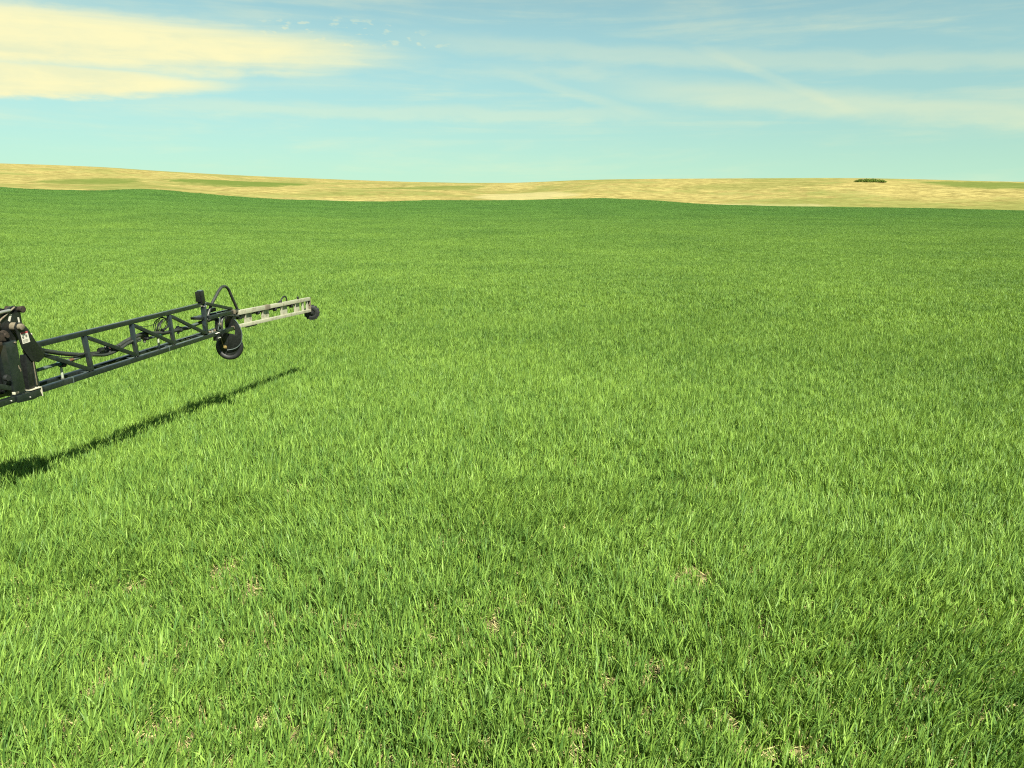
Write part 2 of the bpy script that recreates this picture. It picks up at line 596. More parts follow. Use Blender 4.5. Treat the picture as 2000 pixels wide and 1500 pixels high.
def lay(step, r0, r1, first, count, half, half0=0.0):
    m = int(265 / step) if r1 > 100 else int((R_MID + 2) / step)
    gx, gy = np.meshgrid((np.arange(-m, m) + 0.5) * step, (np.arange(0, m) + 0.5) * step)
    gx, gy = gx.ravel(), gy.ravel()
    r_, th_ = np.hypot(gx, gy), np.degrees(np.arctan2(gx, gy))
    lim = edge_r(th_) - 0.5 - 2.5 * vnoise(gx, gy, 0.3, 77) if r1 > 100 else r1
    ok = (r_ >= r0) & (r_ < lim) & (np.abs(th_) < half) & (np.abs(th_) >= half0)
    gx, gy = gx[ok], gy[ok]
    n = len(gx)
    q = rng.integers(0, 2, n) * np.pi if first == 1 else rng.integers(0, 4, n) * (np.pi / 2)
    if first == 1:
        q = q * 0
    gxs, gys = grad(gx, gy, 0.5)
    ca, sa = np.cos(-q), np.sin(-q)
    lx, ly = gxs * ca - gys * sa, gxs * sa + gys * ca
    pts.append(np.stack([gx, gy, terrain(gx, gy)], 1))
    rots.append(np.stack([ly, -lx, q], 1))
    hz = 0.80 + 0.22 * vnoise(gx, gy, 0.9, 40) + 0.26 * vnoise(gx, gy, 0.45, 42) + 0.16 * vnoise(gx, gy, 0.10, 43)
    scls.append(np.stack([np.full(n, 1.03), np.where(rng.random(n) < 0.5, 1.03, -1.03), hz], 1))
    idxs.append(rng.integers(first, first + count, n))


lay(0.5, R_STAND + 0.1, R_MID, 1, NB, 100)
lay(0.5, 0.5, R_STAND + 0.1, 1, NB, 100, 43.5)          # beside the frame
lay(1.0, R_MID - 0.2, 999, 1 + NB, NC, 85)


def scatter(name, coll, pts, rots, scls, idxs):
    pts, rots, scls, idxs = (np.concatenate(q) for q in (pts, rots, scls, idxs))
    me = bpy.data.meshes.new(name)
    me.vertices.add(len(pts))
    me.vertices.foreach_set('co', pts.astype(np.float32).ravel())
    for an, ty, key, dat in (('rot', 'FLOAT_VECTOR', 'vector', rots), ('scl', 'FLOAT_VECTOR', 'vector', scls), ('idx', 'INT', 'value', idxs)):
        a = me.attributes.new(an, ty, 'POINT')
        a.data.foreach_set(key, dat.astype(np.int32 if ty == 'INT' else np.float32).ravel())
    o = bpy.data.objects.new(name, me)
    COL.objects.link(o)
    ng = bpy.data.node_groups.new(name, 'GeometryNodeTree')
    ng.interface.new_socket('Geometry', in_out='INPUT', socket_type='NodeSocketGeometry')
    ng.interface.new_socket('Geometry', in_out='OUTPUT', socket_type='NodeSocketGeometry')
    gi, go = ng.nodes.new('NodeGroupInput'), ng.nodes.new('NodeGroupOutput')
    ci = ng.nodes.new('GeometryNodeCollectionInfo')
    ci.inputs['Collection'].default_value = coll
    ci.inputs['Separate Children'].default_value = True
    ci.inputs['Reset Children'].default_value = True
    ip = ng.nodes.new('GeometryNodeInstanceOnPoints')
    ip.inputs['Pick Instance'].default_value = True
    for an, ty, inp in (('rot', 'FLOAT_VECTOR', 'Rotation'), ('scl', 'FLOAT_VECTOR', 'Scale'), ('idx', 'INT', 'Instance Index')):
        na = ng.nodes.new('GeometryNodeInputNamedAttribute')
        na.data_type = ty
        na.inputs['Name'].default_value = an
        ng.links.new(na.outputs['Attribute'], ip.inputs[inp])
    ng.links.new(gi.outputs[0], ip.inputs['Points'])
    ng.links.new(ci.outputs[0], ip.inputs['Instance'])
    ng.links.new(ip.outputs[0], go.inputs[0])
    md = o.modifiers.new('scatter', 'NODES')
    md.node_group = ng
    return o


wheat = scatter('wheat_crop', src, pts, rots, scls, idxs)
wheat['kind'] = 'stuff'
wheat['label'] = 'dense young green wheat crop covering the whole field'
wheat['category'] = 'wheat'

# straw left on the soil between the plants
src2 = bpy.data.collections.new('straw_sources')
for i in range(5):
    n = 150
    root = np.stack([rng.uniform(-.25, .25, n), rng.uniform(-.25, .25, n), rng.uniform(0.004, 0.03, n)], 1)
    v = blades(root, rng.uniform(0, 2 * np.pi, n), rng.normal(1.5, 0.12, n), rng.normal(0, 0.1, n), rng.uniform(0.04, 0.16, n), rng.uniform(0.004, 0.009, n), 2)
    v[:, :, 2] = np.clip(v[:, :, 2], 0.003, None)
    source(src2, 'straw_%02d' % i, blade_mesh('straw_litter', v, rng.random(n), m_straw))
gx, gy = np.meshgrid(np.arange(-9, 9, 0.5), np.arange(1.5, 11, 0.5))
gx, gy = gx.ravel(), gy.ravel()
ok = np.abs(np.degrees(np.arctan2(gx, gy))) < 48
gx, gy = gx[ok], gy[ok]
n = len(gx)
straw = scatter('straw_litter', src2, [np.stack([gx, gy, terrain(gx, gy)], 1)], [np.stack([np.zeros(n), np.zeros(n), rng.uniform(0, 6.28, n)], 1)], [np.ones((n, 3))], [rng.integers(0, 5, n)])
straw['kind'] = 'stuff'
straw['label'] = 'pale dry straw lying on the soil between the wheat plants'
straw['category'] = 'straw'

# ------------------------------------------------------------------ sprayer boom
def simple(name, colr, rough=0.5, metal=0.0, spec=0.5, wear=None, wear_scale=14.0, lo=0.55, hi=0.7, bump_s=0.0):
    m, nt, b = new_mat(name)
    tc = nt.nodes.new('ShaderNodeTexCoord').outputs['Object']
    nz = noise(nt, tc, wear_scale, 5, 0.65)
    n2 = noise(nt, tc, wear_scale * 5, 3, 0.6)
    c = mixc(nt, n2.smooth(0.3, 0.7) * 0.35, colr, tuple(min(1, x * 1.5 + 0.01) for x in colr))
    if wear:
        c = mixc(nt, nz.smooth(lo, hi), c, wear)
    nt.links.new(c, b.inputs['Base Color'])
    r_ = nz.smooth(0.3, 0.7, max(0.05, rough - 0.1), min(1, rough + 0.15))
    nt.links.new(r_.s, b.inputs['Roughness'])
    b.inputs['Metallic'].default_value = metal
    b.inputs['Specular IOR Level'].default_value = spec
    if bump_s:
        bump(nt, b, n2, bump_s, 0.003)
    return m


M_PAINT = simple('black_paint', (0.006, 0.009, 0.009), 0.20, 0, 0.6, (0.017, 0.020, 0.018), 5.0, 0.5, 0.85)
M_PAINT2 = simple('black_plate', (0.005, 0.006, 0.006), 0.30, 0, 0.4, (0.018, 0.019, 0.016), 9.0, 0.55, 0.8)
M_RUBBER = simple('rubber', (0.007, 0.008, 0.008), 0.5, 0, 0.35, (0.017, 0.017, 0.015), 12.0, 0.5, 0.8, 0.2)
M_HOSE = simple('hose_rubber', (0.015, 0.018, 0.015), 0.45, 0, 0.4, (0.035, 0.035, 0.026), 10.0, 0.5, 0.8)
M_TIP = simple('dusty_aluminium', (0.25, 0.25, 0.185), 0.5, 0.2, 0.4, (0.125, 0.11, 0.07), 7.0, 0.48, 0.72, 0.15)
M_STEEL = simple('bright_steel', (0.30, 0.30, 0.27), 0.3, 0.7, 0.5, (0.16, 0.14, 0.10), 20.0, 0.6, 0.8)
M_PIPE = simple('grey_pipe', (0.055, 0.075, 0.07), 0.4, 0.2, 0.5, (0.10, 0.10, 0.075), 8.0, 0.5, 0.8)
M_TEAL = simple('teal_plastic', (0.012, 0.075, 0.055), 0.45)
M_ORANGE = simple('orange_plastic', (0.07, 0.028, 0.016), 0.5)
M_CLEAR = simple('pale_plastic', (0.23, 0.26, 0.20), 0.35)
M_WHITE = simple('white_sticker', (0.33, 0.32, 0.27), 0.55)
M_RED = simple('red_print', (0.24, 0.025, 0.03), 0.55)
M_INK = simple('grey_print', (0.07, 0.075, 0.06), 0.6)
M_RUST = simple('rusty_steel', (0.024, 0.018, 0.013), 0.8, 0, 0.2, (0.008, 0.007, 0.006), 30.0, 0.45, 0.65, 0.5)
M_DUST = simple('dusty_steel', (0.10, 0.088, 0.062), 0.8, 0, 0.2, (0.07, 0.05, 0.03), 25.0, 0.5, 0.7, 0.4)
M_CREAM = simple('cream_paint', (0.30, 0.29, 0.22), 0.5, 0, 0.4, (0.16, 0.14, 0.09), 25.0, 0.6, 0.75)
M_YELLOW = simple('brass', (0.20, 0.15, 0.05), 0.45, 0.5)

BOOM_AZ = 8.0
boom = bpy.data.objects.new('sprayer_boom', None)
COL.objects.link(boom)
BOOM_OFF = -6.160
boom.location = (BOOM_OFF * math.cos(R(BOOM_AZ)), -BOOM_OFF * math.sin(R(BOOM_AZ)), 0)
boom.rotation_euler = (0, 0, R(90 - BOOM_AZ))
boom['label'] = 'black steel truss sprayer boom with a pale tip section reaching over the crop'
boom['category'] = 'sprayer boom'


def L(s, z, t=0.0):
    """along the boom, height, sideways (+ towards the cab)"""
    return Vector((s, -t, z))


def finish(name, bm, mat, parent, smooth=False, bevel=0.0):
    if bevel:
        bmesh.ops.bevel(bm, geom=list(bm.edges), offset=bevel, segments=2, affect='EDGES', profile=0.6)
    bmesh.ops.recalc_face_normals(bm, faces=bm.faces)
    me = bpy.data.meshes.new(name)
    bm.to_mesh(me)
    bm.free()
    if smooth:
        me.polygons.foreach_set('use_smooth', [True] * len(me.polygons))
        if hasattr(me, 'set_sharp_from_angle'):
            me.set_sharp_from_angle(angle=R(40))
    me.materials.append(mat)
    o = bpy.data.objects.new(name, me)
    COL.objects.link(o)
    o.parent = parent
    return o


def frame(a, b, up=Vector((0, 0, 1))):
    d = (b - a)
    l = d.length
    d.normalize()
    if abs(d.dot(up)) > 0.98:
        up = Vector((1, 0, 0))
    side = d.cross(up).normalized()
    u = side.cross(d).normalized()
    return d, side, u, l


def add_bar(bm, a, b, w, h, up=Vector((0, 0, 1))):
    d, side, u, l = frame(a, b, up)
    vs_ = []
    for q in (a, b):
        for sx, sz in ((-1, -1), (1, -1), (1, 1), (-1, 1)):
            vs_.append(bm.verts.new(q + side * (sx * w / 2) + u * (sz * h / 2)))
    for f in ((0, 1, 2, 3), (7, 6, 5, 4), (0, 4, 5, 1), (1, 5, 6, 2), (2, 6, 7, 3), (3, 7, 4, 0)):
        bm.faces.new([vs_[i] for i in f])


def bar(name, a, b, w, h, mat=None, parent=None, bevel=0.005, up=Vector((0, 0, 1))):
    bm = bmesh.new()
    add_bar(bm, a, b, w, h, up)
    return finish(name, bm, mat or M_PAINT, parent or boom, True, bevel)


def catmull(pts, n=6):
    P = [Vector(p) for p in pts]
    P = [P[0] * 2 - P[1]] + P + [P[-1] * 2 - P[-2]]
    out = []
    for i in range(1, len(P) - 2):
        for k in range(n):
            t = k / n
            out.append(0.5 * ((2 * P[i]) + (P[i + 1] - P[i - 1]) * t + (2 * P[i - 1] - 5 * P[i] + 4 * P[i + 1] - P[i + 2]) * t * t + (3 * P[i] - P[i - 1] - 3 * P[i + 1] + P[i + 2]) * t ** 3))
    out.append(P[-2])
    return out


def add_tube(bm, pts, r, seg=10):
    rings = []
    prev = None
    for i, p in enumerate(pts):
        d = (pts[min(i + 1, len(pts) - 1)] - pts[max(i - 1, 0)]).normalized()
        if prev is None:
            up = Vector((0, 0, 1)) if abs(d.z) < 0.9 else Vector((1, 0, 0))
            prev = d.cross(up).normalized()
        side = (prev - d * prev.dot(d)).normalized()
        prev = side
        u = d.cross(side)
        rings.append([bm.verts.new(p + side * (r * math.cos(k * 2 * math.pi / seg)) + u * (r * math.sin(k * 2 * math.pi / seg))) for k in range(seg)])
    for a, b in zip(rings, rings[1:]):
        for k in range(seg):
            bm.faces.new((a[k], a[(k + 1) % seg], b[(k + 1) % seg], b[k]))
    bm.faces.new(rings[0][::-1])
    bm.faces.new(rings[-1])


def tube(name, pts, r, mat=None, parent=None, smooth_path=True, seg=10):
    bm = bmesh.new()
    add_tube(bm, catmull(pts) if smooth_path and len(pts) > 2 else [Vector(p) for p in pts], r, seg)
    return finish(name, bm, mat or M_HOSE, parent or boom, True)


def plate(name, sz, t0, t1, mat=None, parent=None, bevel=0.003):
    """a polygon in the boom's vertical plane, from t0 to t1 thick"""
    bm = bmesh.new()
    a = [bm.verts.new(L(s, z, t0)) for s, z in sz]
    b = [bm.verts.new(L(s, z, t1)) for s, z in sz]
    bm.faces.new(a)
    bm.faces.new(b[::-1])
    n = len(a)
    for i in range(n):
        bm.faces.new((a[i], b[i], b[(i + 1) % n], a[(i + 1) % n]))
    return finish(name, bm, mat or M_PAINT2, parent or boom, True, bevel)


def lathe(name, centre, axis, prof, mat, parent, seg=32):
    """prof: (offset along the axis, radius)"""
    d = axis.normalized()
    up = Vector((0, 0, 1)) if abs(d.z) < 0.9 else Vector((1, 0, 0))
    s1 = d.cross(up).normalized()
    s2 = d.cross(s1)
    bm = bmesh.new()
    rings = []
    for o_, r_ in prof:
        rings.append([bm.verts.new(centre + d * o_ + s1 * (r_ * math.cos(k * 2 * math.pi / seg)) + s2 * (r_ * math.sin(k * 2 * math.pi / seg))) for k in range(seg)])
    for a, b in zip(rings, rings[1:]):
        for k in range(seg):
            bm.faces.new((a[k], a[(k + 1) % seg], b[(k + 1) % seg], b[k]))
    if prof[0] != prof[-1]:
        bm.faces.new(rings[0][::-1])
        bm.faces.new(rings[-1])
    else:
        bmesh.ops.remove_doubles(bm, verts=bm.verts, dist=1e-6)
    return finish(name, bm, mat, parent, True)


SIDE = Vector((0, -1, 0))                                    # towards the cab
ALONG = Vector((1, 0, 0))
UP = Vector((0, 0, 1))


def bolt(p, axis, r=0.012, l=0.014, mat=None, parent=None):
    return lathe('bolt', p, axis, [(0, r), (l, r), (l + 0.002, r * 0.8)], mat or M_STEEL, parent or boom, 6)


# chords
TT = -0.08                                                   # the top chord stands over the middle of the two bottom ones
ZT, ZB = 1.402, 0.932
top = bar('top_chord', L(7.30, ZT - 0.002, TT), L(10.86, ZT, TT), 0.058, 0.058)
near = bar('bottom_chord', L(7.335, ZB, 0.0), L(11.56, ZB - 0.004, 0.0), 0.060, 0.060)
far = bar('bottom_chord', L(7.335, ZB, -0.19), L(11.56, ZB - 0.004, -0.19), 0.060, 0.060)
for s_ in (8.15, 9.03, 9.89, 10.74, 11.3):
    bar('cross_tie', L(s_, ZB - 0.001, -0.031), L(s_, ZB - 0.001, -0.159), 0.034, 0.034)
# posts and diagonals of the truss, a flat tie down to the far chord behind each post
POSTS = [(8.195, 8.152), (9.105, 9.036), (9.955, 9.893)]
for st, sb in POSTS:
    po = bar('post', L(st, ZT - 0.030, TT), L(sb, ZB + 0.031, -0.004), 0.046, 0.052, up=ALONG)
    bolt(L(sb - 0.02, ZB + 0.0315, 0.0), UP, 0.010, 0.008)
for (s1, z1), (s2, z2) in (((7.46, 1.300), (8.115, 0.985)), ((8.235, 1.345), (9.0, 0.990)), ((9.145, 1.345), (9.86, 0.992)), ((9.995, 1.345), (10.715, 0.992))):
    bar('diagonal', L(s1, z1, TT + 0.008), L(s2, z2, 0.0), 0.040, 0.046)
# end post that carries the sensor box
bar('post', L(10.885, 1.448, TT), L(10.745, ZB + 0.031, -0.004), 0.062, 0.056, up=ALONG)
box = bar('sensor_box', L(10.82, 1.415, TT + 0.012), L(10.80, 1.610, TT + 0.012), 0.082, 0.092, M_PAINT2, up=ALONG, bevel=0.010)
box['label'] = 'dark box on top of the end post'
bar('cap', L(10.799, 1.6105, TT + 0.012), L(10.798, 1.620, TT + 0.012), 0.066, 0.076, M_PIPE, box, up=ALONG)
bar('back_plate', L(10.757, 1.45, TT), L(10.747, 1.60, TT), 0.072, 0.02, M_PAINT2, box, up=ALONG)
for ds, dz in ((-0.02, 1.425), (0.045, 1.42), (-0.01, 1.375), (0.05, 1.37)):
    bolt(L(10.84 + ds, dz, TT + 0.034), SIDE, 0.010, 0.012)
# hinge frame at the end of the truss
bar('brace', L(10.90, 1.415, TT), L(11.76, 1.215, TT - 0.02), 0.046, 0.046)
bar('hinge_arm', L(10.87, 1.200, 0.0), L(11.86, 1.178, -0.03), 0.050, 0.052)
bar('hinge_arm', L(10.80, 1.200, -0.19), L(11.86, 1.178, -0.16), 0.044, 0.046)
plate('cross_plate', [(10.70, 1.225), (10.93, 1.225), (10.93, 1.188), (10.70, 1.188)], -0.20, -0.03, M_PAINT2)
bar('clamp', L(11.64, 1.152, 0.0), L(11.64, 1.215, 0.0), 0.064, 0.03, M_DUST, up=ALONG)
bar('hinge_column', L(11.66, 0.90, -0.08), L(11.66, 1.152, -0.08), 0.15, 0.11, M_PAINT2, up=ALONG, bevel=0.008)
hb = lathe('hinge_block', L(11.865, 1.03, -0.04), UP, [(0, 0.052), (0.004, 0.056), (0.112, 0.056), (0.118, 0.05)], M_PAINT2, boom, 20)
bar('ear', L(11.80, 1.085, -0.04), L(11.99, 1.075, -0.04), 0.085, 0.085, M_PAINT2, hb, bevel=0.01)
lathe('pin', L(11.865, 1.15, -0.04), UP, [(0, 0.026), (0.03, 0.026), (0.036, 0.02)], M_DUST, hb, 14)
bar('rail_end', L(11.565, ZB - 0.006, 0.0), L(11.62, ZB - 0.007, 0.0), 0.066, 0.066, M_DUST)
bar('end_strip', L(11.62, 0.905, 0.0), L(11.79, 0.895, -0.03), 0.03, 0.016, M_DUST)
# clamp and small valve hardware by the end post
bar('clamp_block', L(11.04, 0.82, 0.0), L(11.04, 0.897, 0.0), 0.075, 0.075, M_PAINT2, up=ALONG)
for ds in (-0.03, 0.03):
    bolt(L(11.04 + ds, 0.86, 0.039), SIDE, 0.011, 0.014)
    bolt(L(11.04 + ds, 0.935, 0.031), SIDE, 0.010, 0.012)
for i, (s_, z_) in enumerate(((10.86, 0.985), (10.93, 0.980), (11.0, 0.985))):
    lathe('fitting', L(s_, z_ - 0.018, 0.0), UP, [(0, 0.018), (0.02, 0.022), (0.03, 0.012)], (M_DUST, M_STEEL, M_DUST)[i], boom, 10)
vb = bar('valve', L(11.18, 0.965, -0.05), L(11.20, 1.135, -0.05), 0.055, 0.06, M_PAINT2, up=ALONG, bevel=0.01)
lathe('fitting', L(11.19, 1.05, -0.02), SIDE, [(0, 0.024), (0.03, 0.024), (0.034, 0.014)], M_DUST, vb, 12)
lathe('fitting', L(11.195, 1.135, -0.05), UP, [(0, 0.020), (0.03, 0.020), (0.032, 0.026), (0.045, 0.026)], M_PIPE, vb, 12)
tube('cable', [L(11.10, 0.97, 0.0), L(11.12, 1.06, 0.02), L(11.15, 1.12, 0.02), L(11.17, 1.19, 0.0), L(11.14, 1.24, -0.03)], 0.006, M_PIPE, vb)
bar('actuator', L(11.14, 1.262, -0.16), L(11.34, 1.262, -0.16), 0.06, 0.06, M_PAINT2, bevel=0.012)

# hoses over the hinge
tube('hose', [L(10.98, 1.13, -0.1), L(11.03, 1.22, -0.1), L(11.154, 1.36, -0.1), L(11.278, 1.448, -0.1), L(11.423, 1.552, -0.1), L(11.527, 1.592, -0.1), L(11.625, 1.590, -0.1), L(11.716, 1.535, -0.1), L(11.796, 1.415, -0.1), L(11.88, 1.29, -0.1), L(11.95, 1.19, -0.1)], 0.023, M_HOSE)
tube('hose', [L(11.26, 0.96, -0.02), L(11.27, 1.07, -0.02), L(11.33, 1.135, -0.02), L(11.45, 1.148, -0.02), L(11.60, 1.128, -0.02), L(11.82, 1.085, -0.02)], 0.022, M_HOSE)
tube('hose', [L(10.50, 1.10, -0.12), L(10.68, 1.12, -0.12), L(10.86, 1.13, -0.12), L(11.0, 1.13, -0.1), L(11.13, 1.14, -0.08), L(11.28, 1.10, -0.08), L(11.42, 1.12, -0.1), L(11.5, 1.14, -0.1)], 0.026, M_HOSE)

# feed hose, spray pipe and nozzle bodies inside the truss
tube('hose', [L(7.36, 1.38, -0.1), L(7.49, 1.335, -0.1), L(7.67, 1.277, -0.1), L(7.90, 1.210, -0.1), L(8.19, 1.145, -0.1), L(8.51, 1.110, -0.1), L(8.76, 1.120, -0.1), L(8.98, 1.165, -0.1), L(9.197, 1.192, -0.1), L(9.42, 1.200, -0.1), L(9.6, 1.17, -0.1), L(9.9, 1.13, -0.1), L(10.2, 1.12, -0.1), L(10.5, 1.10, -0.12)], 0.026, M_HOSE)
tube('hose', [L(8.25, 1.13, -0.05), L(8.5, 1.085, -0.05), L(8.75, 1.10, -0.05), L(8.97, 1.15, -0.05), L(9.2, 1.165, -0.05)], 0.019, M_HOSE)
for a, b_ in ((7.44, 8.22), (8.28, 9.30), (9.46, 10.72)):
    tube('spray_pipe', [L(a, 1.118, -0.11), L(b_, 1.128, -0.11)], 0.019, M_PIPE, smooth_path=False)


def nozzle(s_, z_, t_, clear, col):
    """a nozzle body clamped round the spray pipe, its drop tube and tip below"""
    bd = lathe('nozzle', L(s_, z_ - 0.045, t_), UP, [(0, 0.018), (0.02, 0.026), (0.07, 0.028), (0.09, 0.018)], M_PAINT2, boom, 12)
    lathe('clamp_ring', L(s_ - 0.035, z_, t_), ALONG, [(0, 0.030), (0.07, 0.030)], M_TEAL if clear else M_PAINT2, bd, 14)
    lathe('collar', L(s_ + 0.04, z_, t_), ALONG, [(0, 0.024), (0.03, 0.026), (0.04, 0.018)], col, bd, 12)
    lathe('turret', L(s_, z_ - 0.02, t_ + 0.02), SIDE, [(0, 0.022), (0.035, 0.022), (0.045, 0.012)], M_PAINT2, bd, 12)
    if clear:
        lathe('drop_tube', L(s_, z_ - 0.175, t_), UP, [(0, 0.010), (0.015, 0.016), (0.10, 0.014), (0.13, 0.014)], M_CLEAR, bd, 10)
    lathe('tip', L(s_, z_ - (0.20 if clear else 0.075), t_), UP, [(0, 0.012), (0.012, 0.019), (0.028, 0.019), (0.03, 0.012)], M_INK, bd, 10)


nozzle(7.80, 1.120, -0.11, True, M_TEAL)
nozzle(8.60, 1.124, -0.11, False, M_ORANGE)
nozzle(9.39, 1.150, -0.11, False, M_PAINT2)
nozzle(9.70, 1.126, -0.11, True, M_PIPE)
nozzle(10.20, 1.130, -0.11, False, M_ORANGE)
lathe('coupler', L(7.93, 1.121, -0.11), ALONG, [(0, 0.024), (0.05, 0.026), (0.07, 0.022)], M_ORANGE, boom, 12)
lathe('coupler', L(8.43, 1.150, -0.08), ALONG, [(0, 0.030), (0.05, 0.032), (0.08, 0.026)], M_PAINT2, boom, 12)
# coil of thin cable tied to the third post
coil = None
for k in range(7):
    a0 = 0.12 * k
    ra, rb = 0.155 - 0.009 * k, 0.098 - 0.006 * k
    pts_ = []
    for q_ in range(25):
        a = a0 + q_ / 24 * 2 * math.pi * 0.98
        pts_.append(L(9.80 + 0.006 * k + ra * math.cos(a) + 0.03 * math.sin(a), 1.245 + rb * math.sin(a) - 0.012 * math.cos(2 * a) * (k % 3), -0.10 + 0.008 * (k - 3) + 0.01 * math.sin(a * 2 + k)))
    o = tube('cable_coil' if coil is None else 'cable_loop', pts_, 0.0055, M_RUBBER, coil or boom, seg=6)
    coil = coil or o
tube('cable', [L(9.16, 1.34, -0.05), L(9.35, 1.30, -0.06), L(9.55, 1.29, -0.08), L(9.72, 1.31, -0.1)], 0.004, M_RUBBER, seg=6)
tube('cable', [L(7.45, 1.30, -0.03), L(7.62, 1.245, -0.04), L(7.80, 1.19, -0.05), L(8.0, 1.16, -0.06), L(8.2, 1.17, -0.06), L(8.5, 1.135, -0.06), L(8.8, 1.15, -0.06)], 0.005, M_RUBBER, seg=6)
for s_ in (7.79, 9.72):
    bar('strap', L(s_, ZB - 0.034, 0.0), L(s_, ZB + 0.034, 0.0), 0.066, 0.012, M_PIPE, up=ALONG, bevel=0.002)

# gauge wheel under the hinge
wheel = bpy.data.objects.new('gauge_wheel', None)
COL.objects.link(wheel)
wheel.parent = boom
WR = 0.226
WC = L(11.49, 0.640, -0.04)
wheel.location = WC
wheel.scale = (0.94, 0.94, 0.94)
wheel.rotation_euler = (0, 0, R(15))                         # the castor has swung a little towards the cab
WA = Vector((-1, 0, 0))                                      # the axle lies along the boom


def W(e, z, a=0.0):
    """in the wheel's own plane: e to the right seen from the near end, z up, a along the axle"""
    return Vector((-a, -e, z))


def wplate(name, ez, a0, a1, mat):
    bm = bmesh.new()
    p0 = [bm.verts.new(W(e, z, a0)) for e, z in ez]
    p1 = [bm.verts.new(W(e, z, a1)) for e, z in ez]
    bm.faces.new(p0)
    bm.faces.new(p1[::-1])
    for i in range(len(p0)):
        k = (i + 1) % len(p0)
        bm.faces.new((p0[i], p1[i], p1[k], p0[k]))
    return finish(name, bm, mat, wheel, True, 0.002)


O = Vector((0, 0, 0))
tp = [(-0.034, 0.150), (-0.044, 0.165), (-0.050, 0.190), (-0.042, 0.212), (-0.024, 0.224), (0.0, 0.228), (0.024, 0.224), (0.042, 0.212), (0.050, 0.190), (0.044, 0.165), (0.034, 0.150), (-0.034, 0.150)]
lathe('tyre', O, WA, tp, M_RUBBER, wheel, 40)
lathe('rim', O, WA, [(-0.030, 0.149), (-0.024, 0.11), (-0.010, 0.06), (0.010, 0.06), (0.024, 0.11), (0.030, 0.149)], M_PAINT2, wheel, 32)
lathe('hub', O, WA, [(0.010, 0.045), (0.045, 0.040), (0.056, 0.030)], M_PAINT2, wheel, 16)
wplate('fork', [(-0.145, 0.30), (-0.005, 0.27), (0.005, 0.19), (-0.005, 0.06), (-0.03, -0.02), (-0.075, -0.035), (-0.105, 0.0), (-0.118, 0.12)], 0.062, 0.074, M_PAINT2)
lathe('axle_nut', W(-0.055, 0.008, 0.074), WA, [(0, 0.030), (0.010, 0.030), (0.011, 0.020), (0.030, 0.017)], M_YELLOW, wheel, 8)
wplate('guard', [(-0.03, -0.045), (0.08, -0.025), (0.16, 0.02), (0.213, 0.10), (0.23, 0.24), (0.205, 0.34), (0.165, 0.43), (0.13, 0.47), (0.115, 0.38), (0.13, 0.30), (0.11, 0.21), (0.035, 0.23), (-0.005, 0.205), (-0.03, 0.10)], 0.056, 0.062, M_PAINT2)
tube('guard_rim', [W(0.135, 0.475, 0.066), W(0.17, 0.43, 0.066), W(0.21, 0.34, 0.066), W(0.234, 0.24, 0.066), W(0.218, 0.10, 0.066), W(0.165, 0.018, 0.066), W(0.08, -0.03, 0.066), W(-0.03, -0.048, 0.07)], 0.008, M_PIPE, wheel, seg=8)
tube('wire', [W(-0.105, 0.16, 0.078), W(-0.098, 0.09, 0.078), W(-0.075, 0.03, 0.08)], 0.004, M_YELLOW, wheel, seg=6)
bar('wheel_bracket', W(-0.07, 0.285, -0.05), W(-0.07, 0.16, -0.05), 0.09, 0.16, M_PAINT2, wheel, up=ALONG)

# pale break-away tip
tip = bpy.data.objects.new('tip_section', None)
COL.objects.link(tip)
tip.parent = boom
tip['label'] = 'pale dusty aluminium tip section of the boom'


def zt(s_): return 1.150 + (s_ - 11.8) * (1.022 - 1.150) / 2.9
def zb(s_): return 0.925 + (s_ - 11.88) * (0.788 - 0.925) / 2.83


bar('rail', L(11.80, zt(11.80), 0.0), L(12.79, zt(12.79), 0.0), 0.060, 0.072, M_TIP, tip, 0.004)
bar('rail', L(12.79, zt(12.79) + 0.001, 0.002), L(14.70, zt(14.70), 0.002), 0.055, 0.066, M_TIP, tip, 0.004)
bar('rail', L(11.80, zb(11.80), 0.0), L(14.71, zb(14.71), 0.0), 0.055, 0.054, M_TIP, tip, 0.004)
bar('joiner', L(12.70, zt(12.72), 0.0), L(12.90, zt(12.88), 0.0), 0.068, 0.079, M_DUST, tip, 0.004)
for s0, s1 in ((12.00, 12.27), (12.63, 12.92), (13.40, 13.69), (14.00, 14.25), (14.36, 14.47), (14.57, 14.70)):
    p_l = plate('panel', [(s0, zb(s0) + 0.020), (s1, zb(s1) + 0.020), (s1, zt(s1) - 0.026), (s0, zt(s0) - 0.026)], -0.022, -0.016, M_TIP, tip, 0.0)
    plate('flange', [(s0, zb(s0) + 0.0235), (s0 + 0.006, zb(s0) + 0.0235), (s0 + 0.006, zt(s0) - 0.0305), (s0, zt(s0) - 0.0305)], -0.016, 0.02, M_TIP, p_l, 0.0)
plate('end_cap', [(14.705, 0.765), (14.712, 0.765), (14.712, 1.052), (14.705, 1.052)], -0.03, 0.03, M_DUST, tip, 0.0)
plate('slide_pad', [(12.0, 0.888), (12.38, 0.872), (12.38, 0.852), (12.0, 0.868)], -0.02, 0.02, M_PAINT2, tip)
for s_, z_ in ((12.50, 1.075), (13.17, 1.045), (13.88, 1.012)):
    nb = lathe('nozzle', L(s_, z_ - 0.06, -0.03), UP, [(0, 0.018), (0.02, 0.03), (0.08, 0.032), (0.11, 0.02)], M_PAINT2, tip, 12)
    lathe('body', L(s_ - 0.10, z_ + 0.01, -0.03), ALONG, [(0, 0.018), (0.02, 0.03), (0.16, 0.032), (0.20, 0.02)], M_PAINT2, nb, 12)
    lathe('turret', L(s_ - 0.03, z_ - 0.02, -0.01), SIDE, [(0, 0.034), (0.03, 0.034), (0.04, 0.02)], M_RUBBER, nb, 12)
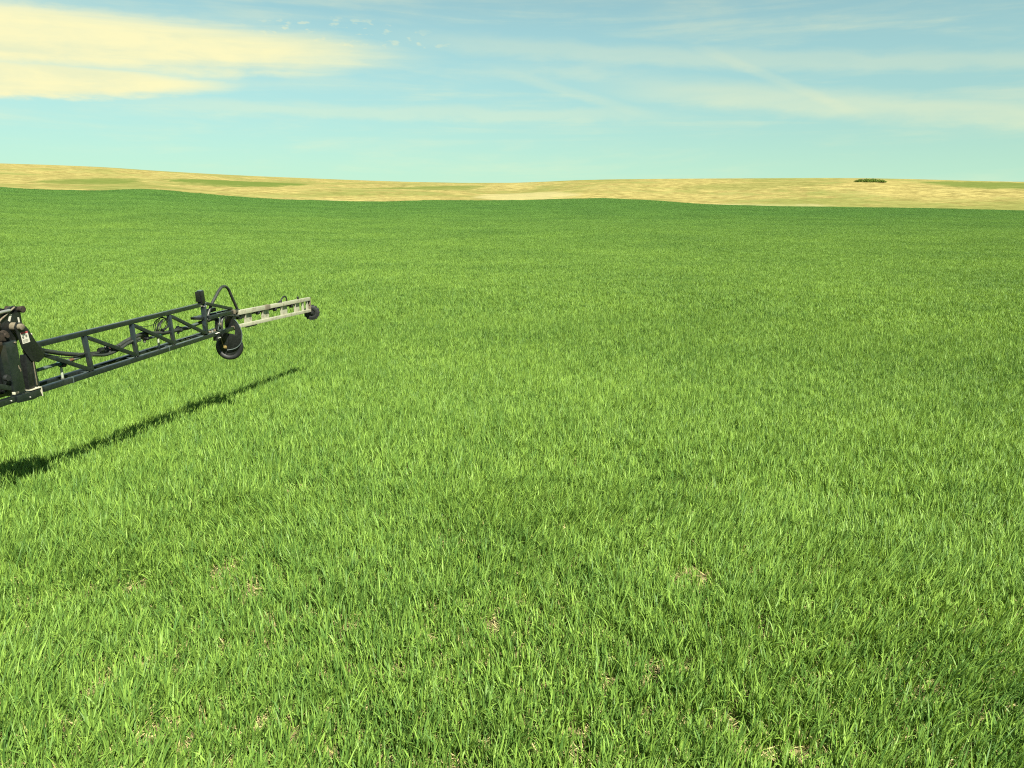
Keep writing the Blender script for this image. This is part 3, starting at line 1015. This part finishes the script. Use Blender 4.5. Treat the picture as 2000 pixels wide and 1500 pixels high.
tube('spray_pipe', [L(11.98, 1.075, -0.04), L(14.1, 0.99, -0.04)], 0.014, M_RUBBER, tip, smooth_path=False)
tube('hose_loop', [L(13.25, 1.112, 0.0), L(13.38, 1.125, 0.0), L(13.45, 1.175, 0.0), L(13.54, 1.205, 0.0), L(13.63, 1.185, 0.0), L(13.67, 1.10, 0.0)], 0.013, M_RUBBER, tip)
lathe('fitting', L(13.38, 1.10, 0.0), UP, [(0, 0.03), (0.04, 0.03), (0.05, 0.018)], M_RUBBER, tip, 10)
lathe('fitting', L(14.16, 1.068, 0.0), UP, [(0, 0.022), (0.06, 0.022), (0.065, 0.012)], M_RUBBER, tip, 10)
# small knobbly wheel at the very end
tw = bpy.data.objects.new('tip_wheel', None)
COL.objects.link(tw)
tw.parent = boom
TC = L(14.80, 0.735, 0.0)
AX = Vector((-0.93, -0.36, 0)).normalized()
lathe('tyre', TC, AX, [(-0.045, 0.07), (-0.052, 0.11), (-0.04, 0.142), (0.0, 0.150), (0.04, 0.142), (0.052, 0.11), (0.045, 0.07), (-0.045, 0.07)], M_RUBBER, tw, 28)
s1_ = AX.cross(UP).normalized()
for k in range(14):
    a = k * 2 * math.pi / 14
    rd = s1_ * math.cos(a) + UP * math.sin(a)
    bar('lug', TC + rd * 0.146 - AX * 0.045, TC + rd * 0.146 + AX * 0.045, 0.026, 0.026, M_RUBBER, tw, 0.004, up=rd)
lathe('hub', TC, AX, [(-0.03, 0.069), (0.0, 0.05), (0.03, 0.069), (0.032, 0.03), (0.07, 0.028), (0.072, 0.02)], M_PAINT2, tw, 20)
bar('arm', L(14.715, 0.90, -0.01), L(14.80, 0.735, 0.01), 0.03, 0.035, M_PAINT2, tw)
bar('arm', L(14.716, 1.02, 0.0), L(14.73, 0.86, 0.0), 0.02, 0.03, M_PAINT2, tw)

# fold joint at the left edge of the picture
bar('end_post', L(7.30, ZT + 0.0, TT), L(7.288, 0.905, -0.03), 0.070, 0.055, M_PAINT, up=ALONG)
bar('end_post', L(7.20, 1.34, -0.02), L(7.175, 0.97, -0.02), 0.075, 0.085, M_PAINT2, up=ALONG)
bar('edge_strip', L(7.236, 1.27, 0.026), L(7.244, 1.00, 0.026), 0.010, 0.008, M_DUST, up=ALONG)
fc = bar('fold_column', L(6.985, 1.52, -0.04), L(7.012, 0.955, -0.04), 0.12, 0.155, M_PAINT, up=ALONG, bevel=0.012)
plate('scratch', [(7.030, 1.255), (7.040, 1.262), (7.046, 1.235), (7.058, 1.222), (7.062, 1.195), (7.052, 1.188), (7.046, 1.212), (7.034, 1.228)], 0.0205, 0.0215, M_DUST, fc, 0.0)
bar('edge_plate', L(6.895, 1.50, -0.12), L(6.905, 0.98, -0.12), 0.05, 0.05, M_PAINT2, fc, up=ALONG)
jp = plate('joint_plate', [(6.62, 1.69), (6.90, 1.80), (7.165, 1.860), (7.245, 1.835), (7.245, 1.60), (7.16, 1.50), (7.02, 1.45), (6.86, 1.50), (6.62, 1.48)], -0.06, -0.045, M_PAINT2)
plate('joint_plate', [(6.62, 1.69), (6.90, 1.78), (7.145, 1.835), (7.20, 1.82), (7.20, 1.60), (7.02, 1.46), (6.86, 1.50), (6.62, 1.48)], -0.20, -0.185, M_PAINT2)
tube('edge_bar', [L(6.90, 1.62, -0.035), L(6.93, 1.72, -0.035), L(7.03, 1.78, -0.035), L(7.16, 1.845, -0.035)], 0.009, M_DUST, jp)
cyl = tube('hydraulic_cylinder', [L(6.45, 1.745, -0.115), L(6.95, 1.80, -0.115)], 0.045, M_PAINT2, smooth_path=False, seg=16)
tube('rod', [L(6.60, 1.80, -0.03), L(7.085, 1.822, -0.03)], 0.016, M_STEEL, cyl, smooth_path=False, seg=14)
lathe('pin', L(7.225, 1.815, -0.19), SIDE, [(0, 0.03), (0.17, 0.03), (0.18, 0.036), (0.20, 0.036), (0.203, 0.024)], M_RUST, boom, 16)
pk = lathe('pin', L(7.105, 1.650, -0.05), SIDE, [(0, 0.045), (0.06, 0.045), (0.065, 0.034), (0.12, 0.034), (0.125, 0.026)], M_DUST, boom, 18)
lathe('pin', L(6.955, 1.585, -0.08), SIDE, [(0, 0.05), (0.05, 0.055), (0.07, 0.05), (0.075, 0.028), (0.10, 0.026)], M_RUST, boom, 12)
bar('knuckle', L(6.80, 1.60, -0.03), L(6.97, 1.57, -0.03), 0.06, 0.10, M_RUST, bevel=0.02)
bar('knuckle', L(6.84, 1.72, -0.02), L(6.92, 1.70, -0.02), 0.03, 0.04, M_RUST, bevel=0.01)
bar('knuckle', L(6.80, 1.52, -0.02), L(6.90, 1.51, -0.02), 0.04, 0.04, M_RUST, bevel=0.01)
lk = plate('link_arm', [(7.045, 1.655), (7.08, 1.70), (7.15, 1.69), (7.225, 1.61), (7.30, 1.47), (7.395, 1.335), (7.385, 1.27), (7.305, 1.235), (7.205, 1.275), (7.11, 1.42)], 0.022, 0.034, M_PAINT2)
plate('gusset', [(7.27, 1.44), (7.42, 1.42), (7.50, 1.33), (7.50, 1.27), (7.40, 1.26), (7.27, 1.26)], -0.05, -0.04, M_PAINT2)
dc = plate('decal', [(7.105, 1.588), (7.205, 1.592), (7.224, 1.474), (7.120, 1.468)], 0.0345, 0.0355, M_WHITE, lk, 0.0)
dc['label'] = 'white warning sticker with a red band'
plate('red_band', [(7.107, 1.5875), (7.2045, 1.5915), (7.2075, 1.574), (7.110, 1.570)], 0.0358, 0.0362, M_RED, dc, 0.0)
for (a, b_) in ((7.135, 1.535), (7.180, 1.545)):
    plate('pictogram', [(a - 0.016, b_), (a - 0.004, b_ + 0.016), (a + 0.012, b_ + 0.010), (a + 0.015, b_ - 0.008), (a, b_ - 0.018)], 0.0358, 0.0362, M_INK, dc, 0.0)
for k in range(3):
    plate('text_line', [(7.130, 1.506 - 0.011 * k), (7.200 - 0.012 * (k == 2), 1.509 - 0.011 * k), (7.200 - 0.012 * (k == 2), 1.505 - 0.011 * k), (7.130, 1.502 - 0.011 * k)], 0.0358, 0.0362, M_INK, dc, 0.0)
plate('sticker', [(7.095, 1.785), (7.122, 1.775), (7.085, 1.705), (7.060, 1.718)], -0.0445, -0.0435, M_WHITE, jp, 0.0)
plate('sticker', [(7.190, 1.735), (7.212, 1.733), (7.218, 1.655), (7.196, 1.655)], -0.0445, -0.0435, M_WHITE, jp, 0.0)
bolt(L(7.262, 1.545, 0.0), SIDE, 0.016, 0.03, M_CREAM)
bolt(L(7.245, 1.575, -0.02), SIDE, 0.014, 0.02, M_PAINT2)
bolt(L(7.03, 1.50, 0.02), SIDE, 0.010, 0.012, M_DUST)
bk = plate('bracket', [(7.125, 0.975), (7.285, 0.975), (7.285, 0.968), (7.125, 0.968)], -0.10, 0.045, M_CREAM, None, 0.0)
plate('flange', [(7.279, 0.967), (7.285, 0.967), (7.285, 0.872), (7.279, 0.872)], -0.10, 0.045, M_CREAM, bk, 0.0)
bolt(L(7.20, 0.9755, -0.02), UP, 0.013, 0.012, M_RUST, bk)
bar('bottom_chord', L(-6.0, 0.925, 0.0), L(7.20, 0.925, 0.0), 0.062, 0.062)
bar('bottom_chord', L(-6.0, 0.925, -0.30), L(7.20, 0.925, -0.30), 0.062, 0.062)
bar('top_chord', L(-6.0, 1.55, -0.13), L(6.87, 1.55, -0.13), 0.062, 0.062)
bar('diagonal', L(5.75, 1.50, -0.10), L(7.03, 1.000, -0.01), 0.045, 0.05)
for k in range(11):                                          # the inner section runs on towards the machine
    s_ = 5.70 - 1.15 * k
    bar('post', L(s_, 1.518, -0.125), L(s_, 0.957, -0.004), 0.046, 0.052, up=ALONG)
    bar('post', L(s_, 1.518, -0.137), L(s_, 0.957, -0.296), 0.046, 0.046, up=ALONG)
    bar('diagonal', L(s_ - 1.10, 1.50, -0.12), L(s_ - 0.04, 0.985, -0.004), 0.042, 0.046)
plate('foot_plate', [(6.93, 0.956), (7.25, 0.956), (7.275, 0.885), (7.15, 0.868), (6.93, 0.885)], 0.032, 0.044, M_PAINT)
bolt(L(7.10, 0.905, 0.044), SIDE, 0.009, 0.008)
bolt(L(6.86, 0.925, 0.031), SIDE, 0.009, 0.008)
lathe('knob', L(6.86, 1.165, 0.0), SIDE, [(0, 0.03), (0.02, 0.036), (0.04, 0.03)], M_RUBBER, boom, 14)
bar('lug', L(6.93, 0.985, 0.005), L(7.0, 0.985, 0.005), 0.03, 0.03, M_CREAM)

# the far side of the fold joint, mostly hidden; added to widen the joint's shadow
bar('fold_column', L(6.985, 1.56, -0.30), L(7.012, 0.955, -0.30), 0.12, 0.155, M_PAINT, up=ALONG, bevel=0.012)
plate('joint_plate', [(6.62, 1.69), (6.90, 1.76), (7.14, 1.80), (7.20, 1.76), (7.22, 1.56), (7.10, 1.44), (6.86, 1.48), (6.62, 1.48)], -0.40, -0.385, M_PAINT2)
bar('end_post', L(7.21, 1.30, -0.27), L(7.20, 0.96, -0.27), 0.12, 0.12, M_PAINT2, up=ALONG)
bar('cross_tube', L(7.06, 1.48, -0.19), L(7.06, 1.48, -0.385), 0.10, 0.10, M_PAINT2)

# ------------------------------------------------------------------ thicket on the far hill
m_bush, nt, b = new_mat('thicket_leaf')
nz = noise(nt, pos(nt), 0.9, 3, 0.6)
c = mixc(nt, nz.smooth(0.35, 0.65), (0.055, 0.090, 0.012), (0.09, 0.135, 0.020))
nt.links.new(c, b.inputs['Base Color'])
b.inputs['Roughness'].default_value = 0.8
b.inputs['Specular IOR Level'].default_value = 0.1
m_stem, nt, b = new_mat('thicket_stem')
nz = noise(nt, pos(nt), 2.0, 3, 0.6)
nt.links.new(mixc(nt, nz, (0.05, 0.035, 0.02), (0.10, 0.075, 0.05)), b.inputs['Base Color'])
best = None
for r0 in np.arange(330, 700, 2.0):
    x0, y0 = polar(24.15, r0)
    e0 = (float(terrain(x0, y0)) - CAM_H) / r0
    if e0 > 0.0222:
        break
tx, ty_ = x0, y0
tz = float(terrain(tx, ty_))
th = bpy.data.objects.new('shrub_thicket', None)
COL.objects.link(th)
th.location = (tx, ty_, tz)
th.rotation_euler = (0, 0, R(-24.15))
th['label'] = 'low dark green shrub thicket near the top of the golden hill'
th['category'] = 'thicket'
bw = 0.0158 * r0                                            # half width
vs_, fs_ = [], []
for k in range(34):
    u = rng.uniform(-1, 1)
    w = rng.uniform(-1, 1) * math.sqrt(max(0, 1 - u * u))
    cx, cy = u * bw * 0.93, w * 3.2
    hh = (0.7 + 1.25 * (1 - u * u) ** 0.5) * rng.uniform(0.75, 1.1)
    gz = float(terrain(tx + cx * math.cos(R(24.15)) + cy * math.sin(R(24.15)), ty_ - cx * math.sin(R(24.15)) + cy * math.cos(R(24.15)))) - tz
    for j in range(170):
        d = rng.normal(0, 1, 3)
        d /= np.linalg.norm(d)
        q_ = rng.uniform(0.55, 1.05)
        p0 = np.array([cx + d[0] * q_ * 1.5, cy + d[1] * q_ * 1.4, gz + max(0.02, hh * 0.48 * (1 + d[2] * q_))])
        e1 = rng.normal(0, 1, 3); e1 /= np.linalg.norm(e1)
        e2 = np.cross(e1, rng.normal(0, 1, 3)); e2 /= np.linalg.norm(e2)
        sz_ = rng.uniform(0.12, 0.26)
        i0 = len(vs_)
        vs_ += [p0 - e1 * sz_, p0 + e2 * sz_ * 0.6, p0 + e1 * sz_, p0 - e2 * sz_ * 0.6]
        fs_.append((i0, i0 + 1, i0 + 2, i0 + 3))
mesh_obj('foliage', vs_, fs_, m_bush, th)
for k in range(12):
    bm = bmesh.new()
    u = rng.uniform(-0.9, 0.9)
    cx, cy = u * bw, rng.uniform(-2, 2)
    gz = float(terrain(tx + cx * math.cos(R(24.15)) + cy * math.sin(R(24.15)), ty_ - cx * math.sin(R(24.15)) + cy * math.cos(R(24.15)))) - tz
    add_tube(bm, [Vector((cx, cy, gz - 0.2)), Vector((cx + rng.normal(0, .2), cy, gz + 0.8)), Vector((cx + rng.normal(0, .4), cy + rng.normal(0, .3), gz + 1.7))], 0.06, 6)
    finish('stem', bm, m_stem, th)
